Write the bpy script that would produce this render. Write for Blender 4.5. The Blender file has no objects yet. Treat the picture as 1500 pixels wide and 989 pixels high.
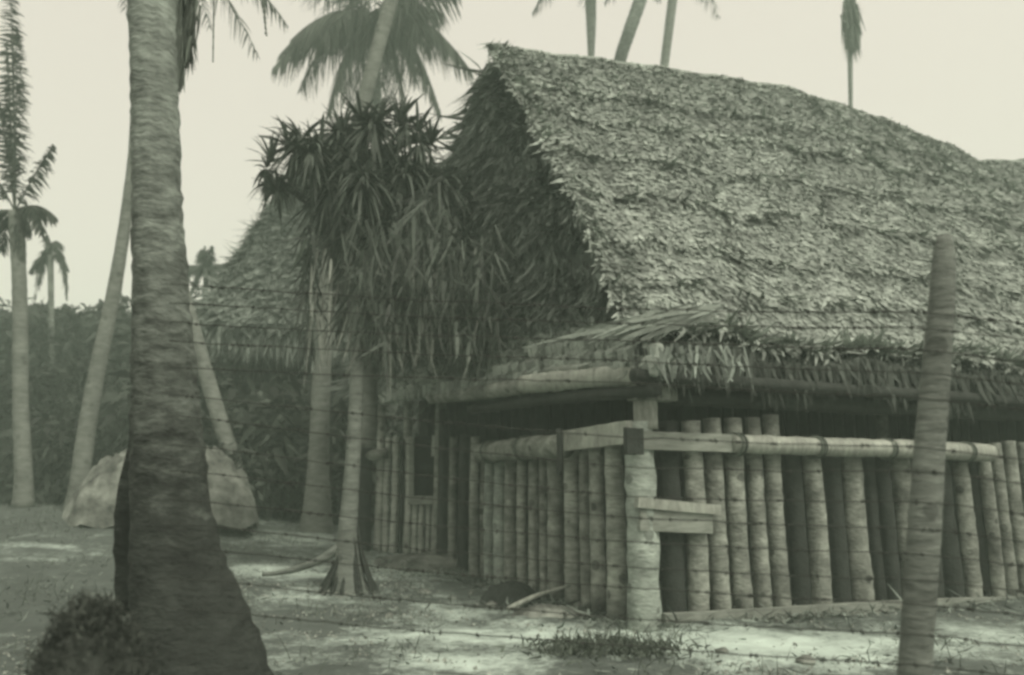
import bpy, math, random
import numpy as np
from mathutils import Vector
random.seed(7); rng = np.random.default_rng(7)
R = math.radians
SC = bpy.context.scene
COL = SC.collection
# ------------------------------------------------------------------ camera, sky, sun, exposure
EYE, PITCH, FPX, W0, H0 = 1.35, R(11.1), 1150.0, 1500, 989
cd = bpy.data.cameras.new('camera'); cam = bpy.data.objects.new('camera', cd); COL.objects.link(cam)
cam.location = (0, 0, EYE); cam.rotation_euler = (R(90) + PITCH, 0, 0)
cd.sensor_width = 36; cd.lens = FPX / W0 * 36; cd.clip_end = 600; cd.clip_start = .05
cd.dof.use_dof = True; cd.dof.focus_distance = 7.8; cd.dof.aperture_fstop = 1.0
SC.camera = cam
SUN_DIR = Vector((.42, -.50, .76)).normalized()
wd = bpy.data.worlds.new('World'); SC.world = wd; wd.use_nodes = True
nt = wd.node_tree; nt.nodes.clear()
sky = nt.nodes.new('ShaderNodeTexSky'); sky.sky_type = 'NISHITA'; sky.sun_disc = False
sky.sun_elevation = math.asin(SUN_DIR.z); sky.sun_rotation = math.atan2(SUN_DIR.x, SUN_DIR.y)
sky.dust_density = 6; sky.air_density = 1.0
bw = nt.nodes.new('ShaderNodeRGBToBW'); mx = nt.nodes.new('ShaderNodeMix'); mx.data_type = 'FLOAT'
mx.inputs[0].default_value = .5; mx.inputs[3].default_value = 9.0       # an even cloud layer over the sky
tint = nt.nodes.new('ShaderNodeVectorMath'); tint.operation = 'SCALE'
tint.inputs[0].default_value = (1.09, 1.0, .87)
bg = nt.nodes.new('ShaderNodeBackground'); bg.inputs[1].default_value = 0.147
wo = nt.nodes.new('ShaderNodeOutputWorld')
L = nt.links.new
L(sky.outputs[0], bw.inputs[0]); L(bw.outputs[0], mx.inputs[2]); L(mx.outputs[0], tint.inputs['Scale'])
L(tint.outputs[0], bg.inputs[0]); L(bg.outputs[0], wo.inputs[0])
sd = bpy.data.lights.new('sun', 'SUN'); sun = bpy.data.objects.new('sun', sd); COL.objects.link(sun)
sd.energy = 2.0; sd.angle = R(12); sd.color = (1, .97, .82)
sun.rotation_euler = SUN_DIR.to_track_quat('Z', 'Y').to_euler(); sun.location = (10, -10, 30)
SC.view_settings.view_transform = 'Standard'; SC.view_settings.look = 'None'
SC.view_settings.gamma = 1; SC.view_settings.exposure = 0.0
SC.cycles.use_denoising = True; SC.cycles.filter_width = 3.0
SC.cycles.volume_bounces = 1; SC.cycles.max_bounces = 6; SC.cycles.volume_step_rate = 4
SC.cycles.transparent_max_bounces = 4

# ------------------------------------------------------------------ helpers
cp, sp = math.cos(PITCH), math.sin(PITCH)
def ray(u, v):
    x = (u - 750) / FPX; y = (494.5 - v) / FPX
    return (x, cp - y * sp, sp + y * cp)
def P(u, v, Y):
    d = ray(u, v); t = Y / d[1]
    return np.array((d[0] * t, Y, EYE + d[2] * t))
def PR(u, v, w, Y):
    d = ray(u, v); t = Y / d[1]
    return P(u, v, Y), w / 2 * t / FPX
def zat(u, v, Y): return P(u, v, Y)[2]
def gz(x, y):
    sx = min(1, max(0, (-x - .5) / 8)) ** .8
    t = min(1, max(0, (y - 8) / 11)); sy = t * t * (3 - 2 * t)
    return 1.0 * sx * sy
class MB:
    def __init__(s): s.V = []; s.F = []; s.n = 0
    def add(s, V, F):
        V = np.asarray(V, float); F = np.asarray(F, int)
        s.V.append(V); s.F.append(F + s.n); s.n += len(V); return s
    def tube(s, pts, rad, n=12, jit=0.0, cap=True, sq=1.0):
        pts = np.array(pts, float); m = len(pts); rad = np.broadcast_to(rad, (m,)).astype(float)
        T = np.gradient(pts, axis=0); T /= np.linalg.norm(T, axis=1)[:, None] + 1e-9
        ref = np.array((1., 0, 0)) if abs(T[0][0]) < .8 else np.array((0, 1., 0))
        a = np.linspace(0, 2 * np.pi, n, endpoint=False); V = []
        lob = 1 + jit * rng.normal(size=n) * .6
        for i in range(m):
            U = np.cross(T[i], ref); U /= np.linalg.norm(U); W = np.cross(T[i], U)
            r = rad[i] * lob * (1 + jit * rng.normal(size=n) * .35)
            V.append(pts[i] + (np.cos(a) * r)[:, None] * U + (np.sin(a) * r * sq)[:, None] * W)
        V = np.concatenate(V); F = []
        for i in range(m - 1):
            for k in range(n):
                F.append((i * n + k, i * n + (k + 1) % n, (i + 1) * n + (k + 1) % n, (i + 1) * n + k))
        if cap:
            V = np.vstack([V, pts[0], pts[-1]]); c0 = m * n
            for k in range(n):
                F.append(((k + 1) % n, k, c0, c0)); F.append(((m - 1) * n + k, (m - 1) * n + (k + 1) % n, c0 + 1, c0 + 1))
        return s.add(V, F)
    def strips(s, B, D, S, Ln, Wd, bend, prof=(1, 1, .15), curl=0):
        """many leaf strips at once: base, direction, side, length, width, bend vector"""
        B, D, S, bend = [np.asarray(q, float) for q in (B, D, S, bend)]
        n = len(B); k = len(prof); Ln = np.broadcast_to(Ln, (n,)); Wd = np.broadcast_to(Wd, (n,))
        V = np.zeros((n, k, 2, 3))
        for i, w in enumerate(prof):
            t = i / (k - 1)
            c = B + D * (Ln * t)[:, None] + bend * (Ln * t * t)[:, None]
            V[:, i, 0] = c - S * (Wd * w / 2)[:, None]; V[:, i, 1] = c + S * (Wd * w / 2)[:, None]
        F = np.zeros((n, k - 1, 4), int); b = np.arange(n) * 2 * k
        for i in range(k - 1):
            F[:, i, 0] = b + 2 * i; F[:, i, 1] = b + 2 * i + 1; F[:, i, 2] = b + 2 * i + 3; F[:, i, 3] = b + 2 * i + 2
        return s.add(V.reshape(-1, 3), F.reshape(-1, 4))
    def box(s, a, b, w, h, up=(0, 0, 1), jit=.0):
        """a plank from a to b, w thick across, h tall along up"""
        a = np.array(a, float); b = np.array(b, float); up = np.array(up, float)
        t = b - a; t /= np.linalg.norm(t); up = up - t * up.dot(t); up /= np.linalg.norm(up); sd_ = np.cross(t, up)
        n = 9; V = []
        for i in range(n):
            c = a + (b - a) * i / (n - 1)
            for q, (x, y) in enumerate(((-1, -1), (-.9, -1), (.9, -1), (1, -1), (1, 1), (.9, 1.0), (-.9, 1.0), (-1, 1))):
                if q in (1, 2, 5, 6): y *= 1.04
                j = 1 + jit * rng.normal()
                V.append(c + sd_ * x * w / 2 * j + up * y * h / 2 * j)
        F = []
        for i in range(n - 1):
            for k in range(8): F.append((i * 8 + k, i * 8 + (k + 1) % 8, i * 8 + 8 + (k + 1) % 8, i * 8 + 8 + k))
        for o, fl in ((0, 0), ((n - 1) * 8, 1)):
            for q in ((0, 1, 6, 7), (1, 2, 5, 6), (2, 3, 4, 5)):
                q = [o + z for z in q]; F.append(q if fl else q[::-1])
        return s.add(V, F)
    def build(s, name, mat, parent=None, origin=None, smooth=False, **kw):
        V = np.concatenate(s.V); F = np.concatenate(s.F)
        o0 = np.array(parent.location if parent else (origin if origin is not None else (0, 0, 0)), float)
        if parent is not None and parent.parent is not None: o0 = np.array(parent.parent.location, float) + o0
        V = V - o0
        me = bpy.data.meshes.new(name)
        fl = [tuple(f[:3]) if f[2] == f[3] else tuple(f) for f in F.tolist()]
        me.from_pydata(V.tolist(), [], fl)
        if smooth: me.shade_smooth()
        me.materials.append(mat); me.update()
        ob = bpy.data.objects.new(name, me); COL.objects.link(ob)
        if parent: ob.parent = parent
        else: ob.location = o0
        tag(ob, **kw); return ob
def tag(o, label=None, cat=None, group=None, kind=None):
    if label: o['label'] = label
    if cat: o['category'] = cat
    if group: o['group'] = group
    if kind: o['kind'] = kind
    return o
def empty(name, loc, label, cat, group=None):
    o = bpy.data.objects.new(name, None); o.empty_display_size = .2; COL.objects.link(o)
    o.location = loc; return tag(o, label, cat, group)
def copy_tree(root, loc, rz, sc, label):
    c = root.copy(); COL.objects.link(c); c.location = loc; c.rotation_euler = (0, 0, rz); c.scale = (sc,) * 3 if not hasattr(sc, '__len__') else sc
    c['label'] = label
    for ch in root.children:
        k = ch.copy(); COL.objects.link(k); k.parent = c
    return c
def rn(*s): return rng.normal(size=s)
def unit(a): return a / (np.linalg.norm(a, axis=-1, keepdims=True) + 1e-9)
def resample(pts, m):
    pts = np.array(pts, float); d = np.r_[0, np.cumsum(np.linalg.norm(np.diff(pts[:, :3], axis=0), axis=1))]
    t = np.linspace(0, d[-1], m)
    out = np.stack([np.interp(t, d, pts[:, i]) for i in range(pts.shape[1])], 1)
    for _ in range(3): out[1:-1] = .25 * out[:-2] + .5 * out[1:-1] + .25 * out[2:]
    return out

# ------------------------------------------------------------------ materials
def mat(name, val, tintc=(.93, 1, .89), var=.35, scale=6, stretch=(1, 1, 1), island=.0, bump=.3, bscale=30, rough=.9, patch=0, patch_scale=2, translucent=0, knots=0, painted_haze=0):
    m = bpy.data.materials.new(name); m.use_nodes = True; n = m.node_tree; n.nodes.clear(); l = n.links.new
    out = n.nodes.new('ShaderNodeOutputMaterial'); b = n.nodes.new('ShaderNodeBsdfPrincipled')
    b.inputs['Roughness'].default_value = rough; b.inputs['Specular IOR Level'].default_value = .25
    tc = n.nodes.new('ShaderNodeTexCoord'); mp = n.nodes.new('ShaderNodeMapping'); mp.inputs['Scale'].default_value = stretch
    l(tc.outputs['Object'], mp.inputs[0])
    no = n.nodes.new('ShaderNodeTexNoise'); no.inputs['Scale'].default_value = scale; no.inputs['Detail'].default_value = 7; no.inputs['Roughness'].default_value = .65
    l(mp.outputs[0], no.inputs['Vector'])
    def M(op, a, b_=None, c=None):
        q = n.nodes.new('ShaderNodeMath'); q.operation = op
        for i, x in enumerate((a, b_, c)):
            if x is None: continue
            if isinstance(x, (int, float)): q.inputs[i].default_value = x
            else: l(x, q.inputs[i])
        return q.outputs[0]
    f = M('MULTIPLY_ADD', M('SUBTRACT', no.outputs[0], .5), 4 * var, 1.0)
    if island:
        g = n.nodes.new('ShaderNodeNewGeometry')
        f = M('MULTIPLY', f, M('MULTIPLY_ADD', M('SUBTRACT', g.outputs['Random Per Island'], .5), 2 * island, 1.0))
    if patch:
        n2 = n.nodes.new('ShaderNodeTexNoise'); n2.inputs['Scale'].default_value = patch_scale; n2.inputs['Detail'].default_value = 3
        l(tc.outputs['Object'], n2.inputs['Vector'])
        f = M('MULTIPLY', f, M('MULTIPLY_ADD', M('SUBTRACT', n2.outputs[0], .5), 4 * patch, 1.0))
    if knots:
        vo = n.nodes.new('ShaderNodeTexVoronoi'); vo.inputs['Scale'].default_value = 3.2; l(tc.outputs['Object'], vo.inputs['Vector'])
        k = M('MULTIPLY', M('GREATER_THAN', M('MULTIPLY_ADD', M('SUBTRACT', no.outputs[0], .5), .25, M('SUBTRACT', .17, vo.outputs['Distance'])), 0), knots)
        f = M('MULTIPLY', f, M('SUBTRACT', 1.0, k))
    if painted_haze:  # haze painted into the bark: dark low down, paler with height
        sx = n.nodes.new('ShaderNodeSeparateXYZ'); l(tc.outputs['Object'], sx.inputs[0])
        mr = n.nodes.new('ShaderNodeMapRange'); mr.inputs[1].default_value = 1.3; mr.inputs[2].default_value = 4.2; mr.inputs[3].default_value = painted_haze; mr.inputs[4].default_value = 1.75
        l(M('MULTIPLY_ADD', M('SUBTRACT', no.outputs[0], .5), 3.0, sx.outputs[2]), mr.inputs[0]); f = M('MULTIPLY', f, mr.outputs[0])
    f = M('MAXIMUM', f, .18)
    v = n.nodes.new('ShaderNodeVectorMath'); v.operation = 'SCALE'; v.inputs[0].default_value = [val * t for t in tintc]
    l(f, v.inputs['Scale']); l(v.outputs[0], b.inputs['Base Color'])
    if bump:
        n3 = n.nodes.new('ShaderNodeTexNoise'); n3.inputs['Scale'].default_value = bscale; n3.inputs['Detail'].default_value = 5
        l(mp.outputs[0], n3.inputs['Vector'])
        bp = n.nodes.new('ShaderNodeBump'); bp.inputs['Strength'].default_value = bump; bp.inputs['Distance'].default_value = .03
        l(n3.outputs[0], bp.inputs['Height']); l(bp.outputs[0], b.inputs['Normal'])
    sh = b.outputs[0]
    if translucent:
        tr = n.nodes.new('ShaderNodeBsdfTranslucent'); l(v.outputs[0], tr.inputs[0])
        ms = n.nodes.new('ShaderNodeMixShader'); ms.inputs[0].default_value = translucent
        l(sh, ms.inputs[1]); l(tr.outputs[0], ms.inputs[2]); sh = ms.outputs[0]
    l(sh, out.inputs[0]); m['v'] = v.name; return m
M_ = {
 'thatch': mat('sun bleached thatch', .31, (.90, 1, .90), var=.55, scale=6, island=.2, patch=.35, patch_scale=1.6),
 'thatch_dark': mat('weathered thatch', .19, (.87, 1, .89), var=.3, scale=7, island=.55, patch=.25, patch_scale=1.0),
 'thatch_mid': mat('old plaited thatch', .25, (.89, 1, .89), var=.3, scale=9, island=.5, patch=.2),
 'fringe': mat('dry fringe darkened as shade', .06, (.87, 1, .88), var=.3, scale=9, island=.5),  # colour darkened so the hanging eave leaves look shaded
 'log': mat('barked palm log', .20, (.93, 1, .88), var=.55, scale=7, stretch=(1, 1, 1.8), bump=.8, bscale=18, patch=.6, patch_scale=3.5, knots=.6),
 'log_ringed': mat('ringed palm log', .24, (.93, 1, .88), var=.55, scale=6, stretch=(1, 1, 3.6), bump=1.0, bscale=9, patch=.5, patch_scale=3, knots=.6),
 'log_painted_sun': mat('palm log with painted sunlight', .36, var=.5, scale=6, stretch=(1, 1, 3), bump=.8, bscale=12, patch=.4, patch_scale=3, knots=.5),  # lightened in colour to look sunlit despite the pandanus shade
 'log_post': mat('pale corner log', .30, (.88, 1, .89), var=.5, scale=6, stretch=(1, 1, 2.5), bump=.8, bscale=12, patch=.4, patch_scale=3, knots=.5),
 'log_dark': mat('dark palm log', .035, (.88, 1, .89), var=.4, scale=8, bump=.5),  # near black, so recessed bays between logs look deep in shade
 'log_pale': mat('peeled pale log', .31, (.94, 1, .88), var=.4, scale=6, stretch=(4, 1, 1), patch=.35, patch_scale=3, bump=.4),
 'plank': mat('sawn plank', .22, (.92, 1, .88), patch=.3, var=.4, scale=5, stretch=(1, 1, 6), bump=.3),
 'bark': mat('coconut bark', .16, (.90, 1, .89), knots=.4, var=.5, scale=4, stretch=(1, 1, 4), bump=.8, bscale=8, patch=.2, patch_scale=2),
 'bark_front': mat('dark coconut bark with painted haze', .115, (.88, 1, .89), painted_haze=.30, var=.6, scale=6, stretch=(1, 1, 2.2), bump=1.0, bscale=14, patch=.3, patch_scale=3),  # the paler upper trunk is haze put into the colour
 'bark_pale': mat('pale grey bark', .17, (.92, 1, .89), knots=.35, var=.45, scale=4, stretch=(1, 1, 3), bump=.8, bscale=10, patch=.25),
 'leaf': mat('palm leaf', .07, (.84, 1, .82), var=.3, island=.5, bump=0, rough=.6, translucent=.25),
 'leaf_dark': mat('pandanus leaf', .08, (.84, 1, .85), var=.3, island=.6, bump=0, rough=.6, translucent=.12),
 'leaf_dead': mat('dead leaf', .12, (.86, 1, .85), var=.3, island=.6, bump=0, rough=.9, translucent=.1),
 'bush': mat('undergrowth leaf', .06, (.84, 1, .84), var=.4, island=.7, bump=0, rough=.7, translucent=.15, patch=.3, patch_scale=.6),
 'wire': mat('rusty wire', .035, (.9, 1, .85), var=.2, bump=0, rough=.7),
 'coral': mat('coral rubble', .17, var=1.2, scale=2.2, bump=.8, bscale=14, patch=.3, patch_scale=1.2),
 'rock': mat('dark mossy stone', .04, (.88, 1, .87), var=.4, scale=6, bump=.7, bscale=12),
 'chips': mat('coral chips', .22, var=.2, island=.6, bump=0),
 'moss': mat('dark moss fibres', .045, (.88, 1, .86), var=.3, island=.5, bump=0),
 'litter': mat('dry leaf litter', .17, (.86, 1, .88), var=.3, island=.75, bump=0),
 'grass': mat('short grass', .10, (.84, 1, .82), var=.3, island=.6, bump=0, translucent=.15),
}
# ground: pale sand with litter covering it in patches
def ground_mat():
    m = mat('sand and litter', .17, (.85, 1, .90), var=.35, scale=2.5, bump=.5, bscale=9)
    n = m.node_tree; l = n.links.new; v = n.nodes[m['v']]
    tc = [q for q in n.nodes if q.type == 'TEX_COORD'][0]
    at = n.nodes.new('ShaderNodeAttribute'); at.attribute_name = 'sand'
    no = n.nodes.new('ShaderNodeTexNoise'); no.inputs['Scale'].default_value = 2.0; no.inputs['Detail'].default_value = 8; no.inputs['Roughness'].default_value = .7
    l(tc.outputs['Object'], no.inputs['Vector'])
    a = n.nodes.new('ShaderNodeMath'); a.operation = 'ADD'; l(at.outputs['Fac'], a.inputs[0]); l(no.outputs[0], a.inputs[1])
    mr = n.nodes.new('ShaderNodeMapRange'); mr.inputs[1].default_value = .52; mr.inputs[2].default_value = .86; mr.inputs[3].default_value = .10; mr.inputs[4].default_value = .55
    l(a.outputs[0], mr.inputs[0])
    n4 = n.nodes.new('ShaderNodeTexNoise'); n4.inputs['Scale'].default_value = 14; n4.inputs['Detail'].default_value = 6; n4.inputs['Roughness'].default_value = .8
    l(tc.outputs['Object'], n4.inputs['Vector'])
    a2 = n.nodes.new('ShaderNodeMath'); a2.operation = 'MULTIPLY_ADD'; l(n4.outputs[0], a2.inputs[0]); a2.inputs[1].default_value = .7; a2.inputs[2].default_value = -.35
    a3 = n.nodes.new('ShaderNodeMath'); a3.operation = 'ADD'; l(a.outputs[0], a3.inputs[0]); l(a2.outputs[0], a3.inputs[1]); a = a3
    l(a.outputs[0], mr.inputs[0])
    s2 = n.nodes.new('ShaderNodeVectorMath'); s2.operation = 'SCALE'
    v.inputs[0].default_value = (.85, 1, .90); l(v.outputs[0], s2.inputs[0]); l(mr.outputs[0], s2.inputs['Scale'])
    b = [q for q in n.nodes if q.type == 'BSDF_PRINCIPLED'][0]; l(s2.outputs[0], b.inputs['Base Color'])
    return m
M_['ground'] = ground_mat()

# ------------------------------------------------------------------ ground
def build_ground():
    xs = np.unique(np.r_[np.linspace(-110, -16, 12), np.arange(-16, 12, .14), np.linspace(12, 110, 12)])
    ys = np.unique(np.r_[np.linspace(-25, 0, 6), np.arange(0, 6, .16), np.arange(6, 26, .16), np.linspace(26, 120, 12)])
    X, Y = np.meshgrid(xs, ys)
    Z = np.vectorize(gz)(X, Y)
    f = 0
    for k in range(14):
        a = rng.uniform(0, 6.28); w = rng.uniform(.6, 5); f = f + np.sin((X * math.cos(a) + Y * math.sin(a)) * w + rng.uniform(0, 6)) / (2 + w)
    near = (np.abs(X + 2) < 14) & (Y < 26) & (Y > 0)
    Z = Z + np.where(near, f * .035 + rng.normal(size=X.shape) * .006, 0)
    S = np.zeros_like(X)
    def at(u, v, ru, rv, amt):   # pale sand patches, given where they lie on the ground
        def hit(v_):
            d = ray(u, v_); t = 1
            while t < 40 and EYE + d[2] * t > gz(d[0] * t, d[1] * t): t += .05
            return d[0] * t, d[1] * t, t
        cx, cy, t = hit(v); kx = ru * t / FPX; ky = max(.15, min(2.5, abs(hit(v - rv)[1] - cy)))
        nonlocal S
        S = S + amt * np.exp(-(((X - cx) / kx) ** 2 + ((Y - cy) / ky) ** 2))
    at(820, 935, 300, 18, .42); at(1150, 950, 300, 14, .42); at(600, 830, 90, 14, .4); at(420, 838, 90, 9, .5)
    at(640, 900, 120, 14, .2); at(700, 975, 120, 12, .25); at(60, 800, 90, 5, .2); at(60, 820, 60, 8, .2); at(1440, 930, 90, 18, .25)
    at(480, 690, 40, 8, .4); at(1250, 975, 120, 10, .25); at(360, 760, 80, 5, .25)
    at(430, 790, 130, 12, .2); at(420, 870, 110, 14, .2); at(60, 752, 200, 9, -.4); at(150, 850, 170, 40, -.3); at(1000, 975, 500, 10, .15); at(880, 962, 90, 18, -.5); at(1390, 985, 70, 16, -.4); at(480, 905, 110, 18, -.2); at(150, 880, 160, 30, -.25)
    ny, nx = X.shape; V = np.stack([X, Y, Z], -1).reshape(-1, 3)
    i = np.arange(ny * nx).reshape(ny, nx)
    F = np.stack([i[:-1, :-1], i[:-1, 1:], i[1:, 1:], i[1:, :-1]], -1).reshape(-1, 4)
    g = MB().add(V, F).build('ground', M_['ground'], smooth=True, kind='structure')
    at_ = g.data.attributes.new('sand', 'FLOAT', 'POINT'); at_.data.foreach_set('value', S.reshape(-1).astype(np.float32))
build_ground()

# ------------------------------------------------------------------ the thatched hut
dR = np.array((.925, .38, 0)); nR = np.array((.38, -.925, 0)); dL = np.array((-.38, .925, 0)); nL = np.array((-.925, -.38, 0))
C = np.array((1.30, 8.40, 0)); UP = np.array((0, 0, 1.))
B0 = np.array((1.49, 8.6, 3.2)); A0 = np.array((-.26, 12.8, 9.2)); B1 = np.array((-3.3, 16.5, 3.2)); B1r = B0 + dL * 9.2
def ridge(s):
    z = np.interp(s, [-1, 0, 2.85, 6.5, 9, 11.3, 12.1, 14, 22], [9.1, 9.2, 9.5, 9.78, 9.6, 9.28, 9.02, 9.4, 9.3])
    z = z + .02 * np.sin(np.asarray(s) * 4.1) + .012 * np.sin(np.asarray(s) * 9.7)
    return A0[None, :2] .repeat(len(s), 0) + np.outer(s, dR[:2]), z
def roof_pt(s, t):
    s = np.atleast_1d(s).astype(float); t = np.atleast_1d(t).astype(float)
    xy, z = ridge(s); rd = np.c_[xy, z]
    br = B0 + np.outer(s, dR); br[:, 2] += .06 * np.sin(s * 1.7)
    ev = np.array((1.36, 8.0, 2.84)) + np.outer(s, dR); ev[:, 2] += .05 * np.sin(s * 2.3) 
    a = rd + (br - rd) * np.clip(t, 0, 1)[:, None]
    a = a + (ev - br) * np.clip((t - 1) / .11, 0, 1.3)[:, None]
    bulge = .10 * np.sin(np.pi * np.clip(t, 0, 1)) + np.clip(t * 3, 0, 1) * (.04 * np.sin(s * 2.9 + t * 5) + .025 * np.sin(s * 6.1 + t * 13))
    return a + np.outer(bulge, np.array((.30, -.73, .61)))
hut = empty('thatched_hut', (4, 12, 0), 'large hut with a huge steep thatched roof above the log stockade', 'hut')
def grid_mesh(fn, ss, ts, mb):
    S_, T_ = np.meshgrid(ss, ts); V = fn(S_.ravel(), T_.ravel()); ny, nx = S_.shape; i = np.arange(ny * nx).reshape(ny, nx)
    F = np.stack([i[:-1, :-1], i[1:, :-1], i[1:, 1:], i[:-1, 1:]], -1).reshape(-1, 4)
    return mb.add(V, F)
def thatch_on(fn, s0, s1, t0, t1, n, ln, wd, lift, yaw=.35, mb=None, curl=.25, sbias=None, flat=.4):
    """leaf strips laid over a surface fn(s,t), pointing down the slope (growing t)"""
    mb = mb or MB()
    s = rng.uniform(s0, s1, n); t = rng.uniform(t0, t1, n)
    if sbias is not None: s, t = sbias(s, t)
    p = fn(s, t); e = .02
    dt = unit(fn(s, t + e) - p); ds = unit(fn(s + .05, t) - p)
    N = unit(np.cross(ds, dt)); N = np.where((N[:, 2] < -.05)[:, None], -N, N)
    a = rng.normal(0, yaw, n)[:, None]
    D = unit(dt * np.cos(a) + ds * np.sin(a) + N * .10); S = unit(np.cross(N, D) + N * rn(n, 1) * flat)
    l_ = ln * rng.uniform(.5, 1.5, n)
    B = p + N * (lift * rng.uniform(.2, 1, n))[:, None]
    bend = N * (rng.normal(curl * .3, curl, n))[:, None] + ds * rng.normal(0, .25, n)[:, None]
    return mb.strips(B, D, S, l_, wd * rng.uniform(.4, 1.6, n), bend, prof=(.8, 1, .7, .1))
main = MB()
grid_mesh(roof_pt, np.arange(-.1, 20.1, .2), np.r_[np.linspace(0, 1, 30), 1.03], main)
# course steps: every band of leaves is thicker at its lower end
n = 135000
def wide(s, t): return s, t
thatch_on(roof_pt, -.12, 15.5, .01, 1.0, n, .135, .048, .022, yaw=.55, mb=main, curl=.16, flat=.12)
thatch_on(roof_pt, -.25, .12, .0, 1.0, 3400, .17, .04, .06, yaw=.6, mb=main, curl=.3)       # ragged verge
thatch_on(roof_pt, .0, 15.5, 1.0, 1.06, 4200, .20, .05, .05, yaw=.6, mb=main, curl=.4)
for row in (.24, .37, .52, .66, .80, .90):                                                 # courses where the frond ends stick out
    thatch_on(roof_pt, -.1, 15.5, row - .012, row + .012, 1500, .22, .05, .06, yaw=.5, mb=main, curl=.3)
# ridge cap
s = rng.uniform(-.2, 15.5, 2600); p = roof_pt(s, s * 0 + .008)
main.strips(p + rn(len(s), 3) * .02 - UP * .03, unit(rn(len(s), 3) * .18 + np.array((.2, -.6, -.8))), unit(rn(len(s), 3)), .18, .05, rn(len(s), 3) * .2 - UP * .3)
roof = main.build('roof', M_['thatch'], hut)
# front fringe hanging from the eave
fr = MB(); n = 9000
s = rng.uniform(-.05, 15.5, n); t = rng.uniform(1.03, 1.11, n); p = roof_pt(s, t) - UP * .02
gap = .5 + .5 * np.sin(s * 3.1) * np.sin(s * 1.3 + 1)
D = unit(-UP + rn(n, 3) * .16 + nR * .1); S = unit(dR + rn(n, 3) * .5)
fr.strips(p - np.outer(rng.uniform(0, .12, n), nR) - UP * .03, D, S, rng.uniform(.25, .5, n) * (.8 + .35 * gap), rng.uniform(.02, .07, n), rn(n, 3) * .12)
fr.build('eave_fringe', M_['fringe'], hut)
# back slope and far end
def back_pt(s, t):
    s = np.atleast_1d(s).astype(float); xy, z = ridge(s); rd = np.c_[xy, z - .05]; br = B1r + np.outer(s, dR)
    return rd + (br - rd) * np.atleast_1d(t)[:, None]
bk = MB(); grid_mesh(back_pt, np.arange(0, 20.1, .5), np.linspace(0, 1.05, 10), bk); thatch_on(back_pt, 0, 15, 0, 1.05, 5000, .45, .09, .06, mb=bk)
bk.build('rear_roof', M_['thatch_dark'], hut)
# hipped end: leaves hang nearly upright
HF = np.array([P(945, 470, 8.6), P(870, 486, 9.42), P(780, 499, 10.6), P(700, 518, 11.9), P(640, 546, 13.1), P(560, 585, 15.2), B1])
HS = np.array([0, .104, .253, .418, .57, .835, 1.0])
def hip_pt(s, t):
    s = np.atleast_1d(s).astype(float); t = np.atleast_1d(t).astype(float)      # s 0..1 across the foot, t 0..1.. downwards
    A = A0 + dR * .05 + UP * -.05; foot = np.stack([np.interp(s, HS, HF[:, i]) for i in range(3)], 1)
    q = A + (foot - A) * t[:, None]
    b = .16 * np.sin(np.pi * np.clip(t, 0, 1)) * np.sin(np.pi * np.clip(s, 0, 1)) + .07 * np.sin(s * 17 + t * 3) * t + .05 * np.sin(t * 19 + s * 7)
    return q + np.outer(b, np.array((-.85, -.45, .2)))
hp = MB(); grid_mesh(hip_pt, np.linspace(0, 1, 30), np.r_[.001, np.linspace(.03, 1, 28)], hp)
def tri(s, t): return s, np.sqrt(np.clip(t, 0, 1)) * .93
thatch_on(hip_pt, 0, 1.0, 0, 1, 20000, .34, .06, .08, yaw=.22, mb=hp, curl=.3, sbias=tri)
thatch_on(hip_pt, .94, 1.02, 0, 1, 1800, .50, .06, .12, yaw=.6, mb=hp, curl=.5, sbias=tri)
thatch_on(hip_pt, .0, 1.0, .95, .99, 2500, .12, .04, .05, yaw=.25, mb=hp)
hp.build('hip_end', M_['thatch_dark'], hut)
# left skirt of plaited thatch under the hip, with its eave logs
E = [P(968, 545, 7.95), P(930, 548, 8.3), P(860, 556, 9.3), P(770, 562, 10.4), P(700, 571, 11.3), P(632, 580, 12.3), P(560, 596, 14.6)]
E = resample(E, 24)
def skirt_pt(s, t):
    s = np.atleast_1d(s).astype(float); t = np.atleast_1d(t).astype(float)
    e = np.stack([np.interp(s, np.linspace(0, 1, len(E)), E[:, i]) for i in range(3)], 1)
    h = hip_pt(s * .86 + .0, s * 0 + .985); h = h + np.outer(np.full(len(s), -.15), nL)
    q = h + (e - h) * t[:, None]; q[:, 2] += .05 + .10 * np.sin(np.pi * np.clip(t, 0, 1))
    return q
sk = MB(); grid_mesh(skirt_pt, np.linspace(0, 1, 60), np.linspace(0, 1.02, 9), sk)
for t in (.12, .34, .56, .78, .95):                         # thick folded courses, bulging like rolls
    for k in range(70):
        s0 = (k + rng.uniform(0, .6)) / 70; a = skirt_pt(s0, t)[0]; b = skirt_pt(min(1, s0 + .012), t + .22)[0]
        sk.tube([a + (0, 0, .03), (a + b) / 2 + (0, 0, .09), b + (0, 0, .03)], [.06, .095, .04], n=6, jit=.25)
thatch_on(skirt_pt, 0, 1, .0, 1.0, 1200, .18, .04, .1, yaw=.7, mb=sk, curl=.4)
sk.build('side_skirt', M_['thatch_mid'], hut)
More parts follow.
